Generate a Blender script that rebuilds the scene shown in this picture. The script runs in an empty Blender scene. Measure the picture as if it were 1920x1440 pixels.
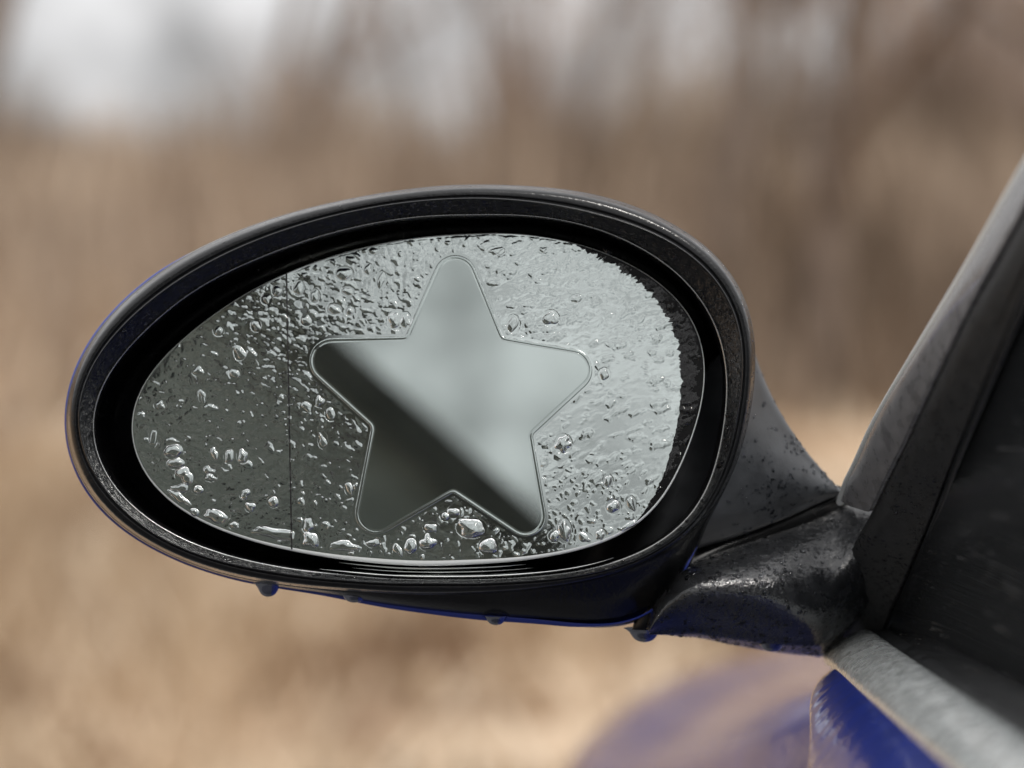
import bpy, math, random
import numpy as np

# ------------------------------------------------------------------ camera, sky, sun, exposure
scene = bpy.context.scene
K = 2.217e-4          # metres per reference pixel at one metre
ZC = 1.05             # eye height above the ground
FOCUS = 0.706
cam_d = bpy.data.cameras.new('camera')
cam = bpy.data.objects.new('camera', cam_d)
scene.collection.objects.link(cam)
cam.location = (0, 0, ZC)
cam.rotation_euler = (math.radians(90), 0, 0)
cam_d.sensor_width = 36
cam_d.lens = 18 / (960 * K)
cam_d.clip_start = 0.02
cam_d.clip_end = 2000
cam_d.dof.use_dof = True
cam_d.dof.focus_distance = FOCUS
cam_d.dof.aperture_fstop = 84.57 / 15.5
scene.camera = cam

SUN_EL, SUN_AZ = math.radians(52), math.radians(150)
world = bpy.data.worlds.new('World')
scene.world = world
world.use_nodes = True
wn, wl = world.node_tree.nodes, world.node_tree.links
wn.clear()
w_out = wn.new('ShaderNodeOutputWorld')
w_bg = wn.new('ShaderNodeBackground')
w_sky = wn.new('ShaderNodeTexSky')
w_sky.sky_type = 'NISHITA'
w_sky.sun_disc = False
w_sky.sun_elevation = SUN_EL
w_sky.sun_rotation = SUN_AZ
w_sky.air_density, w_sky.dust_density = 1.0, 3.0
w_hs = wn.new('ShaderNodeHueSaturation')
w_hs.inputs['Saturation'].default_value = 0.12
w_mix = wn.new('ShaderNodeMix')
w_mix.data_type = 'RGBA'
w_mix.inputs['Factor'].default_value = 0.72
w_mix.inputs['B'].default_value = (8.3, 8.25, 8.3, 1)
w_tc = wn.new('ShaderNodeTexCoord')
w_noise = wn.new('ShaderNodeTexNoise')
w_noise.inputs['Scale'].default_value = 12.0
w_noise.inputs['Detail'].default_value = 5
w_noise.inputs['Roughness'].default_value = 0.6
w_ramp = wn.new('ShaderNodeMapRange')
w_ramp.inputs['From Min'].default_value = 0.37
w_ramp.inputs['From Max'].default_value = 0.63
w_ramp.inputs['To Min'].default_value = 0.55
w_ramp.inputs['To Max'].default_value = 1.36
w_mul = wn.new('ShaderNodeMix')
w_mul.data_type = 'RGBA'
w_mul.blend_type = 'MULTIPLY'
w_mul.inputs['Factor'].default_value = 1
wl.new(w_sky.outputs['Color'], w_hs.inputs['Color'])
wl.new(w_hs.outputs['Color'], w_mix.inputs['A'])
wl.new(w_tc.outputs['Generated'], w_noise.inputs['Vector'])
wl.new(w_noise.outputs['Fac'], w_ramp.inputs['Value'])
wl.new(w_mix.outputs['Result'], w_mul.inputs['A'])
wl.new(w_ramp.outputs['Result'], w_mul.inputs['B'])
# overcast skies grow brighter from the horizon to the zenith
w_sep = wn.new('ShaderNodeSeparateXYZ')
w_grad = wn.new('ShaderNodeMapRange')
for _k, _v in zip(('From Min', 'From Max', 'To Min', 'To Max'), (0.0, 1.0, 0.66, 1.75)):
    w_grad.inputs[_k].default_value = _v
w_mul2 = wn.new('ShaderNodeMix')
w_mul2.data_type = 'RGBA'
w_mul2.blend_type = 'MULTIPLY'
w_mul2.inputs['Factor'].default_value = 1
wl.new(w_tc.outputs['Generated'], w_sep.inputs['Vector'])
wl.new(w_sep.outputs['Z'], w_grad.inputs['Value'])
wl.new(w_mul.outputs['Result'], w_mul2.inputs['A'])
wl.new(w_grad.outputs['Result'], w_mul2.inputs['B'])
wl.new(w_mul2.outputs['Result'], w_bg.inputs['Color'])
w_bg.inputs['Strength'].default_value = 0.115
wl.new(w_bg.outputs['Background'], w_out.inputs['Surface'])

sun_d = bpy.data.lights.new('sun', 'SUN')
sun_d.energy = 1.5
sun_d.angle = math.radians(14)
sun_d.color = (1.0, 0.96, 0.9)
sun = bpy.data.objects.new('sun', sun_d)
scene.collection.objects.link(sun)
sun.location = (0, 0, 30)
# light comes from the sky's own sun direction: high, behind and to the right of the car
sun.rotation_euler = (math.radians(90) - SUN_EL, 0, math.radians(180) - SUN_AZ)

scene.view_settings.view_transform = 'Standard'
scene.view_settings.look = 'None'
scene.view_settings.exposure = 0.08
scene.view_settings.gamma = 1.0
scene.view_settings.use_curve_mapping = False
scene.render.engine = 'CYCLES'
cy = scene.cycles
cy.use_denoising = True
cy.denoiser = 'OPENIMAGEDENOISE'
cy.max_bounces = 14
cy.transmission_bounces = 12
cy.glossy_bounces = 8
cy.diffuse_bounces = 3
cy.use_adaptive_sampling = False
cy.sample_clamp_indirect = 8.0
cy.blur_glossy = 0.0

# ------------------------------------------------------------------ helpers
rng = np.random.default_rng(11)
random.seed(5)
COL = scene.collection


def P(u, v, y):
    return np.array([(u - 960) * K * y, y, ZC - (v - 720) * K * y])


def link(name, me, mat=None, parent=None, smooth=True, loc=None):
    o = bpy.data.objects.new(name, me)
    COL.objects.link(o)
    if mat is not None and len(me.materials) == 0:
        me.materials.append(mat)
    if smooth:
        me.polygons.foreach_set('use_smooth', np.ones(len(me.polygons), bool))
    w = np.array(loc if loc is not None else (0, 0, 0), float)
    if parent is not None:
        o.parent = parent
        w = w - np.array(WORLD.get(parent.name, (0, 0, 0)))
    o.location = w
    WORLD[o.name] = tuple(loc if loc is not None else (0, 0, 0))
    return o


WORLD = {}


def mesh(name, V, F):
    me = bpy.data.meshes.new(name)
    if isinstance(F, np.ndarray):
        V = np.asarray(V, np.float32)
        nf, k = F.shape
        me.vertices.add(len(V))
        me.vertices.foreach_set('co', V.ravel())
        me.loops.add(nf * k)
        me.loops.foreach_set('vertex_index', F.astype(np.int32).ravel())
        me.polygons.add(nf)
        me.polygons.foreach_set('loop_start', np.arange(nf, dtype=np.int32) * k)
        me.update(calc_edges=True)
    else:
        me.from_pydata([tuple(map(float, p)) for p in V], [], F)
        me.update()
    return me


def empty(name, loc, label, cat, group=None):
    o = bpy.data.objects.new(name, None)
    COL.objects.link(o)
    o.location = loc
    WORLD[o.name] = tuple(loc)
    tag(o, label, cat, group)
    return o


def tag(o, label=None, cat=None, group=None, kind=None):
    if label: o['label'] = label
    if cat: o['category'] = cat
    if group: o['group'] = group
    if kind: o['kind'] = kind
    return o


def grid_faces(r, c, close_c=False, close_r=False):
    F = []
    for i in range(r if close_r else r - 1):
        for j in range(c if close_c else c - 1):
            a = i * c + j
            b = i * c + (j + 1) % c
            d = ((i + 1) % r) * c + j
            e = ((i + 1) % r) * c + (j + 1) % c
            F.append((a, b, e, d))
    return np.array(F)


def catmull(pts, n, closed=False):
    """resample a polyline of any dimension with a centripetal-like Catmull-Rom spline"""
    p = np.asarray(pts, float)
    m = len(p)
    out = []
    segs = m if closed else m - 1
    ts = np.linspace(0, segs, n, endpoint=not closed)
    for t in ts:
        i = min(int(t), segs - 1)
        f = t - i
        if closed:
            p0, p1, p2, p3 = p[(i - 1) % m], p[i % m], p[(i + 1) % m], p[(i + 2) % m]
        else:
            p0, p1, p2, p3 = p[max(i - 1, 0)], p[i], p[i + 1], p[min(i + 2, m - 1)]
        out.append(0.5 * (2 * p1 + (p2 - p0) * f + (2 * p0 - 5 * p1 + 4 * p2 - p3) * f * f + (3 * p1 - p0 - 3 * p2 + p3) * f ** 3))
    return np.array(out)


def loft(name, sections, ns, nt, mat, parent, close_t=False, cap=False):
    """sections: list of equal-length polylines in world space -> smooth surface"""
    S = np.array([catmull(s, nt, close_t) for s in sections])
    S = np.array([catmull(S[:, j], ns) for j in range(S.shape[1])]).transpose(1, 0, 2)
    V = S.reshape(-1, 3)
    F = [tuple(f) for f in grid_faces(ns, nt, close_t)]
    if cap:
        F.append(tuple(range(nt))[::-1])
        F.append(tuple((ns - 1) * nt + j for j in range(nt)))
    return link(name, mesh(name, V, F), mat, parent), S


def vnoise(x, y, seed):
    """smooth value noise in about -1..1"""
    r = np.random.default_rng(seed).uniform(-1, 1, (256, 256))
    xi, yi = np.floor(x).astype(int), np.floor(y).astype(int)
    fx, fy = x - xi, y - yi
    fx, fy = fx * fx * fx * (fx * (fx * 6 - 15) + 10), fy * fy * fy * (fy * (fy * 6 - 15) + 10)
    g = lambda a, b: r[a & 255, b & 255]
    return (g(xi, yi) * (1 - fx) + g(xi + 1, yi) * fx) * (1 - fy) + (g(xi, yi + 1) * (1 - fx) + g(xi + 1, yi + 1) * fx) * fy


def fbm(x, y, seed, o=3):
    return sum(vnoise(x * 2 ** k, y * 2 ** k, seed + k) / 2 ** k for k in range(o)) / 1.6


# ------------------------------------------------------------------ materials
def mat(name):
    m = bpy.data.materials.new(name)
    m.use_nodes = True
    nt = m.node_tree
    b = nt.nodes['Principled BSDF']
    return m, nt.nodes, nt.links, b


def noise_node(n, l, scale, detail=4, rough=0.55, vec=None, coord='Object'):
    t = n.new('ShaderNodeTexNoise')
    t.inputs['Scale'].default_value = scale
    t.inputs['Detail'].default_value = detail
    t.inputs['Roughness'].default_value = rough
    tc = n.new('ShaderNodeTexCoord')
    if vec:
        mp = n.new('ShaderNodeMapping')
        mp.inputs['Scale'].default_value = vec
        l.new(tc.outputs[coord], mp.inputs['Vector'])
        l.new(mp.outputs['Vector'], t.inputs['Vector'])
    else:
        l.new(tc.outputs[coord], t.inputs['Vector'])
    return t


def ramp(n, l, src, stops):
    r = n.new('ShaderNodeValToRGB')
    e = r.color_ramp.elements
    while len(e) < len(stops): e.new(0.5)
    for k, (p, c) in enumerate(stops):
        e[k].position = p
        e[k].color = (*c, 1) if len(c) == 3 else c
    l.new(src, r.inputs['Fac'])
    return r


def maprange(n, l, src, a, b, c, d):
    r = n.new('ShaderNodeMapRange')
    for k, v in zip(('From Min', 'From Max', 'To Min', 'To Max'), (a, b, c, d)):
        r.inputs[k].default_value = v
    l.new(src, r.inputs['Value'])
    return r.outputs['Result']


def bump(n, l, b, src, strength, dist):
    bn = n.new('ShaderNodeBump')
    bn.inputs['Strength'].default_value = strength
    bn.inputs['Distance'].default_value = dist
    l.new(src, bn.inputs['Height'])
    l.new(bn.outputs['Normal'], b.inputs['Normal'])
    return bn


def plastic(name, col, r0, r1, scale, bstr, bdist, coat=0.0, bscale=None, vec=None):
    m, n, l, b = mat(name)
    t = noise_node(n, l, scale, 5, 0.6, vec)
    l.new(maprange(n, l, t.outputs['Fac'], 0.3, 0.7, r0, r1), b.inputs['Roughness'])
    c = ramp(n, l, t.outputs['Fac'], [(0.3, tuple(x * 0.7 for x in col)), (0.7, tuple(min(1, x * 1.35) for x in col))])
    l.new(c.outputs['Color'], b.inputs['Base Color'])
    b.inputs['Coat Weight'].default_value = coat
    b.inputs['Coat Roughness'].default_value = 0.05
    if bstr:
        t2 = noise_node(n, l, bscale or scale * 3, 3, 0.6)
        bump(n, l, b, t2.outputs['Fac'], bstr, bdist)
    return m


M = {}
M['bezel'] = plastic('bezel_black_plastic', (0.006, 0.0065, 0.0075), 0.10, 0.26, 90, 0.3, 0.0005, bscale=700)
M['recess'] = plastic('recess_black_plastic', (0.004, 0.004, 0.0045), 0.16, 0.4, 60, 0.15, 0.0004, bscale=500)
M['satin'] = plastic('satin_black_plastic', (0.040, 0.043, 0.048), 0.30, 0.46, 140, 0.22, 0.0003, bscale=2600)
M['mount'] = plastic('wet_black_plastic', (0.017, 0.018, 0.020), 0.14, 0.34, 160, 0.45, 0.0010, bscale=520)
M['pillar'] = plastic('pillar_black_plastic', (0.026, 0.027, 0.028), 0.36, 0.52, 220, 0.35, 0.0004, bscale=2200)
M['rubber'] = plastic('rubber_seal', (0.020, 0.021, 0.022), 0.30, 0.5, 120, 0.2, 0.0004, bscale=900)
M['pillar_strip'] = plastic('pillar_edge_grey', (0.15, 0.15, 0.155), 0.22, 0.36, 200, 0.25, 0.0003, coat=.6, bscale=2600)
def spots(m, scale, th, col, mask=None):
    '''pale specks on dark plastic: dust on the pillar, painted bead glints on the flange'''
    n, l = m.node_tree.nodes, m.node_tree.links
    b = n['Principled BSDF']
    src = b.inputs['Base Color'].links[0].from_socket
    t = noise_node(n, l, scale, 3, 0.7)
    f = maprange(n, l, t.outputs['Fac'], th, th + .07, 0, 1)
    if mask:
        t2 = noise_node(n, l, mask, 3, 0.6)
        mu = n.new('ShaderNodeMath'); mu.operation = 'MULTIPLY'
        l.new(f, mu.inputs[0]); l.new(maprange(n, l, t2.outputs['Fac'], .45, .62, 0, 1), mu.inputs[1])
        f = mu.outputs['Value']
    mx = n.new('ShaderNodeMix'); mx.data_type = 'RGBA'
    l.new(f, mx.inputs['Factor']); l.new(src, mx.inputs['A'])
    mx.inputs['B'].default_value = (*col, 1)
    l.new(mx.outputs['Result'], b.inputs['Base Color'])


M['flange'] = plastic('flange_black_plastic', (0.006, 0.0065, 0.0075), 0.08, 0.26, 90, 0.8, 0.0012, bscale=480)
spots(M['flange'], 750, .56, (.12, .118, .112), 28)  # sunlit bead reflections painted into the colour as pale specks
spots(M['pillar'], 1500, .63, (.10, .10, .10), 60)
spots(M['mount'], 900, .64, (.06, .06, .06), 70)
for _k in ('mount', 'satin'): M[_k].node_tree.nodes['Principled BSDF'].inputs['Specular IOR Level'].default_value = 0.85
for _k in ('pillar', 'rubber'): M[_k].node_tree.nodes['Principled BSDF'].inputs['Specular IOR Level'].default_value = 0.3
M['interior'] = plastic('interior_black', (0.008, 0.008, 0.009), 0.5, 0.7, 40, 0, 0)

m, n, l, b = mat('blue_car_paint')
t = noise_node(n, l, 40, 4)
c = ramp(n, l, t.outputs['Fac'], [(0.35, (0.015, 0.035, 0.27)), (0.65, (0.020, 0.045, 0.34))])
l.new(c.outputs['Color'], b.inputs['Base Color'])
b.inputs['Roughness'].default_value = 0.32
b.inputs['Coat Weight'].default_value = 1.0
b.inputs['Coat Roughness'].default_value = 0.03
t2 = noise_node(n, l, 110, 2, 0.5)
bn = bump(n, l, b, t2.outputs['Fac'], 0.25, 0.002)
l.new(bn.outputs['Normal'], b.inputs['Coat Normal'])
M['paint'] = m

m, n, l, b = mat('satin_silver_trim')
b.inputs['Metallic'].default_value = 0.6
b.inputs['Base Color'].default_value = (0.86, 0.90, 0.89, 1)
t = noise_node(n, l, 260, 5, 0.65)
l.new(maprange(n, l, t.outputs['Fac'], 0.3, 0.7, 0.12, 0.42), b.inputs['Roughness'])
t2 = noise_node(n, l, 75, 3, 0.6)
bump(n, l, b, t2.outputs['Fac'], 0.3, 0.006)
M['silver'] = m

m, n, l, b = mat('mirror_silvering')
b.inputs['Metallic'].default_value = 1
b.inputs['Base Color'].default_value = (0.415, 0.455, 0.442, 1)
b.inputs['Roughness'].default_value = 0.0
M['mirror'] = m

m, n, l, b = mat('wall_reflection_paint')  # dark colour for the painted wall reflection on the glass
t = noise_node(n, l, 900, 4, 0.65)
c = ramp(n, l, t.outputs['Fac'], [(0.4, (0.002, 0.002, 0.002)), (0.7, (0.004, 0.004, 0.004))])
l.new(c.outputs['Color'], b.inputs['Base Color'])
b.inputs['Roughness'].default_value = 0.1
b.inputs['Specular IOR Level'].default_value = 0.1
M['wall_reflection'] = m

m, n, l, b = mat('ground_glass_edge')
b.inputs['Metallic'].default_value = 0.3
b.inputs['Base Color'].default_value = (0.86, 0.90, 0.89, 1)
b.inputs['Roughness'].default_value = 0.3
M['glass_edge'] = m

m, n, l, b = mat('glint_ridge_metal')  # metal for the ridges that imitate wet reflections
b.inputs['Metallic'].default_value = 1
b.inputs['Base Color'].default_value = (0.72, 0.74, 0.72, 1)
t = noise_node(n, l, 500, 4, 0.6, (.15, 1, 1))
l.new(maprange(n, l, t.outputs['Fac'], 0.35, 0.65, 0.06, 0.25), b.inputs['Roughness'])
M['clip'] = m
m, n, l, b = mat('lip_highlight_metal')  # bright metal standing in for the highlight on the lip
b.inputs['Metallic'].default_value = 0.8
b.inputs['Base Color'].default_value = (0.45, 0.46, 0.455, 1)
t = noise_node(n, l, 300, 4, 0.6)
l.new(maprange(n, l, t.outputs['Fac'], 0.35, 0.65, 0.1, 0.4), b.inputs['Roughness'])
M['lip'] = m
m, n, l, b = mat('added_ground_dark')  # dark surface of the added unseen ground
t = noise_node(n, l, 6, 6, 0.65)
c = ramp(n, l, t.outputs['Fac'], [(0.35, (0.03, 0.031, 0.032)), (0.65, (0.06, 0.06, 0.061))])
l.new(c.outputs['Color'], b.inputs['Base Color'])
l.new(maprange(n, l, t.outputs['Fac'], 0.35, 0.65, 0.35, 0.7), b.inputs['Roughness'])
M['added_ground'] = m

m, n, l, b = mat('division_line_black')
b.inputs['Base Color'].default_value = (0.004, 0.004, 0.004, 1)
b.inputs['Roughness'].default_value = 0.4
M['line'] = m


def glassy(name, ior, col=(1, 1, 1)):
    m = bpy.data.materials.new(name)
    m.use_nodes = True
    n, l = m.node_tree.nodes, m.node_tree.links
    n.clear()
    o = n.new('ShaderNodeOutputMaterial')
    g = n.new('ShaderNodeBsdfGlass')
    g.inputs['IOR'].default_value = ior
    g.inputs['Roughness'].default_value = 0.0
    g.inputs['Color'].default_value = (*col, 1)
    l.new(g.outputs['BSDF'], o.inputs['Surface'])
    return m


M['water'] = glassy('water', 1.333)
M['film'] = glassy('clear_film', 1.45, (.945, .957, .952))
M['dark_water'] = glassy('water_on_black_plastic', 1.333, (.80, .81, .83))
M['hanging'] = glassy('water_under_black_plastic', 1.333, (.45, .46, .52))

m, n, l, b = mat('tinted_window_glass')
t = noise_node(n, l, 1100, 3, 0.7)
c = ramp(n, l, t.outputs['Fac'], [(0.63, (0.018, 0.019, 0.020)), (0.74, (0.09, 0.09, 0.09))])
l.new(c.outputs['Color'], b.inputs['Base Color'])
l.new(maprange(n, l, t.outputs['Fac'], 0.45, 0.7, 0.02, 0.14), b.inputs['Roughness'])
b.inputs['IOR'].default_value = 1.75
M['window'] = m


def foliage(name, stops, scale, rough=0.9):
    m, n, l, b = mat(name)
    t = noise_node(n, l, scale, 4, 0.6)
    c = ramp(n, l, t.outputs['Fac'], stops)
    l.new(c.outputs['Color'], b.inputs['Base Color'])
    b.inputs['Roughness'].default_value = rough
    b.inputs['Specular IOR Level'].default_value = 0.2
    return m


M['ground'] = foliage('dry_grass_ground', [(0.36, (0.21, 0.135, 0.085)), (0.5, (0.46, 0.33, 0.22)), (0.64, (0.66, 0.52, 0.38))], 1.1)
M['grass'] = foliage('dry_grass_blades', [(0.36, (0.23, 0.15, 0.095)), (0.5, (0.49, 0.37, 0.25)), (0.64, (0.70, 0.59, 0.46))], 1.0)
M['brush'] = foliage('brown_brush', [(0.36, (0.13, 0.09, 0.06)), (0.5, (0.33, 0.255, 0.195)), (0.64, (0.56, 0.445, 0.34))], 0.4)
M['bark'] = foliage('grey_brown_bark', [(0.35, (0.12, 0.09, 0.07)), (0.65, (0.25, 0.195, 0.16))], 3.0)
M['twig'] = foliage('brown_twigs', [(0.35, (0.30, 0.225, 0.18)), (0.65, (0.54, 0.43, 0.36))], 0.8)
M['house_wall'] = foliage('dark_board_cladding', [(0.35, (0.18, 0.205, 0.20)), (0.65, (0.36, 0.40, 0.39))], 1.3, 0.7)
M['house_roof'] = foliage('dark_roof_shingles', [(0.35, (0.05, 0.055, 0.053)), (0.65, (0.085, 0.092, 0.088))], 3.0, 0.8)
M['house_trim'] = foliage('grey_fascia_board', [(0.35, (0.16, 0.175, 0.17)), (0.65, (0.2, 0.21, 0.2))], 3.0, 0.6)
m, n, l, b = mat('house_window_glass')
b.inputs['Base Color'].default_value = (0.02, 0.024, 0.025, 1)
b.inputs['Roughness'].default_value = 0.05
M['pane'] = m

# ------------------------------------------------------------------ setting: ground, bank, dry grass, brush
def ground_z(x, y):
    """flat yard round the car, a wooded bank rising ahead of it"""
    x, y = np.asarray(x, float), np.asarray(y, float)
    t = np.clip((y - 9) / 17, 0, 1)
    bank = 3.0 * t * t * (3 - 2 * t) * (1 - 0.10 * np.clip(x / 12, -1, 1))
    return bank + 0.12 * vnoise(x * 0.3 + 50, y * 0.3 + 50, 3) * np.clip((np.hypot(x, y) - 3) / 4, 0, 1)


xs = np.concatenate([[-600, -200, -90], np.linspace(-45, 45, 91), [90, 200, 600]])
ys = np.concatenate([[-600, -200, -90], np.linspace(-40, 45, 86), [90, 200, 600]])
XX, YY = np.meshgrid(xs, ys)
V = np.stack([XX, YY, ground_z(XX, YY)], -1).reshape(-1, 3)
ground = link('ground', mesh('ground', V, grid_faces(len(ys), len(xs))), M['ground'])
tag(ground, kind='structure')


DR = [(-3.2, -13.2), (3.6, -13.2), (3.9, -4), (3.6, 2.6), (1.5, 3.3), (-1.2, 3.0), (-2.6, 1.0), (-3.3, -5)]  # unseen dark ground added to darken what the black rim reflects
dd = catmull(DR, 64, True)
V = [(x, y, float(ground_z(x, y)) + .035) for x, y in dd] + [(x, y, -.1) for x, y in dd]
F = [tuple(range(64))] + [(i, (i + 1) % 64, 64 + (i + 1) % 64, 64 + i) for i in range(64)]
tag(link('added_dark_ground', mesh('added_dark_ground', V, F), M['added_ground'], smooth=False), kind='structure')


def blades(n, xr, yr, h0, h1, width, lean, seed, keep=None):
    r = np.random.default_rng(seed)
    x, y = r.uniform(*xr, n), r.uniform(*yr, n)
    if keep is not None:
        k = keep(x, y, r)
        x, y = x[k], y[k]
        n = len(x)
    z = ground_z(x, y) - 0.03
    h = r.uniform(h0, h1, n) * (0.55 + 0.6 * np.clip(0.5 + vnoise(x * 0.5 + 9, y * 0.5 + 9, seed), 0, 1))
    a = r.uniform(0, 2 * np.pi, n)
    la, lm = r.uniform(0, 2 * np.pi, n), r.uniform(0, lean, n) * h
    w = width * r.uniform(0.5, 1.5, n)
    b0 = np.stack([x - np.cos(a) * w, y - np.sin(a) * w, z], -1)
    b1 = np.stack([x + np.cos(a) * w, y + np.sin(a) * w, z], -1)
    mid = np.stack([x + np.cos(la) * lm * .4, y + np.sin(la) * lm * .4, z + h * .6], -1)
    m0 = mid + np.stack([np.cos(a) * w * .7, np.sin(a) * w * .7, 0 * w], -1)
    m1 = mid - np.stack([np.cos(a) * w * .7, np.sin(a) * w * .7, 0 * w], -1)
    tip = np.stack([x + np.cos(la) * lm, y + np.sin(la) * lm, z + h], -1)
    V = np.stack([b0, b1, m0, m1, tip], 1).reshape(-1, 3)
    i = np.arange(n)[:, None] * 5
    F = np.concatenate([i + np.array([[0, 1, 2]]), i + np.array([[0, 2, 3]]), i + np.array([[3, 2, 4]])], 0)
    return V, F


patch = lambda x, y, r: (vnoise(x * 0.45 + 20, y * 0.45 + 20, 77) + r.uniform(-.7, .7, len(x)) > -0.15) & (np.hypot(x, y) > 3.2)
V, F = blades(80000, (-16, 13), (4.5, 17), 0.12, 0.5, 0.014, 1.3, 21, patch)
tag(link('dry_grass', mesh('dry_grass', V, F), M['grass'], smooth=False),
    'pale dry grass covering the blurred ground behind the mirror', 'grass', kind='stuff')
thick = lambda x, y, r: vnoise(x * 0.33 + 60, y * 0.33 + 60, 78) + r.uniform(-.8, .8, len(x)) > -0.3
V, F = blades(70000, (-26, 22), (14.5, 29), 0.5, 1.7, 0.02, 0.6, 22, thick)
tag(link('undergrowth', mesh('undergrowth', V, F), M['brush'], smooth=False),
    'brown leafless brush covering the bank behind the mirror', 'brush', kind='stuff')


veil = lambda x, y, r: 1.5 * vnoise(x * 0.8 + 90, y * 0.25 + 60, 81) + .7 * vnoise(x * 2.1 + 30, y * 0.4 + 20, 83) + np.clip((x + .5) * .06, -.3, .12) + r.uniform(-.5, .5, len(x)) > .72
V, F = blades(14000, (-12, 14), (24, 30), 2.6, 5.2, 0.022, 0.9, 24, veil)
tag(link('thicket', mesh('thicket', V, F), M['twig'], smooth=False),
    'tangle of thin bare stems along the skyline behind the mirror', 'thicket', kind='stuff')


# ------------------------------------------------------------------ bare trees on the bank
class Tubes:
    def __init__(s): s.V, s.F = [], []

    def add(s, pts, rad, sides):
        base = len(s.V)
        pts = np.asarray(pts, float)
        for i, p in enumerate(pts):
            d = pts[min(i + 1, len(pts) - 1)] - pts[max(i - 1, 0)]
            d /= np.linalg.norm(d) + 1e-9
            a = np.cross(d, (0.3, 0.9, 0.2)); a /= np.linalg.norm(a) + 1e-9
            c = np.cross(d, a)
            for k in range(sides):
                t = 2 * math.pi * k / sides
                s.V.append(p + rad[i] * (math.cos(t) * a + math.sin(t) * c))
        for i in range(len(pts) - 1):
            for k in range(sides):
                k2 = (k + 1) % sides
                s.F.append((base + i * sides + k, base + i * sides + k2, base + (i + 1) * sides + k2, base + (i + 1) * sides + k))


def tree_meshes(seed, height, r0, lean=(0, 0), leafy=0.0, spread=0.75):
    r = np.random.default_rng(seed)
    trunk, crown = Tubes(), Tubes()
    LV, LF = [], []

    def grow(p, d, L, rad, depth, tb):
        n = 5 if depth < 2 else 4
        pts, rs = [p], [rad]
        for k in range(1, n):
            d = d + r.normal(0, 0.10 if depth == 0 else 0.17, 3) + np.array([0, 0, 0.05])
            d = d / np.linalg.norm(d)
            p = p + d * L / (n - 1)
            pts.append(p); rs.append(rad * (1 - 0.55 * k / (n - 1)))
        tb.add(pts, rs, 8 if depth == 0 else (6 if depth == 1 else 3))
        if depth >= 4 or rad < 0.006:
            if leafy:
                for _ in range(int(leafy * 10)):
                    q = pts[-1] + r.normal(0, 0.16, 3)
                    a, c = r.normal(0, 0.065, 3), r.normal(0, 0.065, 3)
                    i = len(LV); LV.extend([q - a, q + c, q + a, q - c]); LF.append((i, i + 1, i + 2, i + 3))
            return
        for k in range(int(r.integers(3, 6))):
            i = int(r.integers(2, n)) if depth else int(r.integers(1 + (k % 2), n))
            side = r.normal(0, 1, 3); side -= side.dot(d) * d; side /= np.linalg.norm(side)
            nd = d * (1 - spread * .5) + side * spread + np.array([0, 0, 0.15])
            nd /= np.linalg.norm(nd)
            grow(pts[i], nd, L * r.uniform(0.5, 0.75), rs[i] * r.uniform(0.45, 0.7), depth + 1, trunk if depth == 0 else crown)

    grow(np.zeros(3), np.array([lean[0], lean[1], 1.0]) / math.sqrt(1 + lean[0] ** 2 + lean[1] ** 2), height * 0.6, r0, 0, trunk)
    off = len(crown.V)
    CV = crown.V + LV
    CF = crown.F + [tuple(i + off for i in f) for f in LF]
    return mesh('trunk', trunk.V, trunk.F), mesh('crown', CV, CF)


TREES = [  # x, y, height, trunk radius, lean, leafiness, label
    (-4.75, 19.5, 12, 0.19, (0.42, 0), 0.0, 'blurred dark leaning trunk at the far left edge of the background'),
    (-5.6, 24.0, 12, 0.18, (-0.05, 0), 0.0, 'blurred bare tree beyond the leaning trunk at the upper left corner'),
    (-2.2, 25.5, 9, 0.07, (0.2, 0), 0.0, 'thin blurred bare tree above the left end of the mirror'),
    (-0.9, 27.0, 9, 0.08, (-0.16, 0), 0.0, 'slender blurred bare tree above the star, left of the image centre'),
    (0.55, 24.0, 10, 0.09, (0.12, 0), 0.4, 'blurred bare tree behind the top of the mirror housing'),
    (2.05, 22.0, 10, 0.15, (0.05, 0), 0.35, 'blurred tree with brown leaves behind the right end of the mirror'),
    (3.25, 23.5, 11, 0.18, (0.03, 0), 0.35, 'thick blurred brown tree between mirror and windscreen pillar'),
    (4.35, 25.0, 11, 0.14, (-0.10, 0), 0.35, 'blurred brown leafy tree above the windscreen pillar'),
    (5.4, 21.5, 10, 0.15, (-0.05, 0), 0.35, 'blurred tree at the upper right corner of the background'),
    (1.95, 15.0, 9, 0.13, (0.02, 0), 0.0, 'blurred brown trunk nearest the car, between mirror and pillar'),
    (1.50, 16.0, 9, 0.12, (-0.03, 0), 0.0, 'blurred dark trunk just right of the top of the mirror'),
    (-3.4, 31.0, 11, 0.12, (0.08, 0), 0.8, 'faint blurred tree far back above the left half of the mirror'),
    (-0.1, 33.0, 11, 0.12, (-0.05, 0), 0.9, 'faint blurred tree far back straight above the star'),
    (1.3, 30.0, 11, 0.13, (0.1, 0), 0.35, 'faint blurred brown tree right of the bright sky gap at top centre'),
    (3.9, 31.0, 12, 0.14, (0.0, 0), 0.35, 'faint blurred brown tree far back above the right end of the mirror'),
    (6.3, 28.0, 12, 0.15, (-0.08, 0), 0.35, 'faint blurred brown tree furthest right at the top of the picture'),
]
for k, (x, y, h, r0, lean, leafy, lab) in enumerate(TREES):
    z = float(ground_z(x, y)) - 0.15
    t = empty('bare_tree', (x, y, z), lab, 'tree', 'bare trees on the bank')
    a, c = tree_meshes(100 + k * 7, h, r0, lean, leafy)
    for nm, me, mm in (('trunk', a, M['bark']), ('crown', c, M['twig'])):
        link(nm, me, mm, t, loc=(x, y, z))

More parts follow.
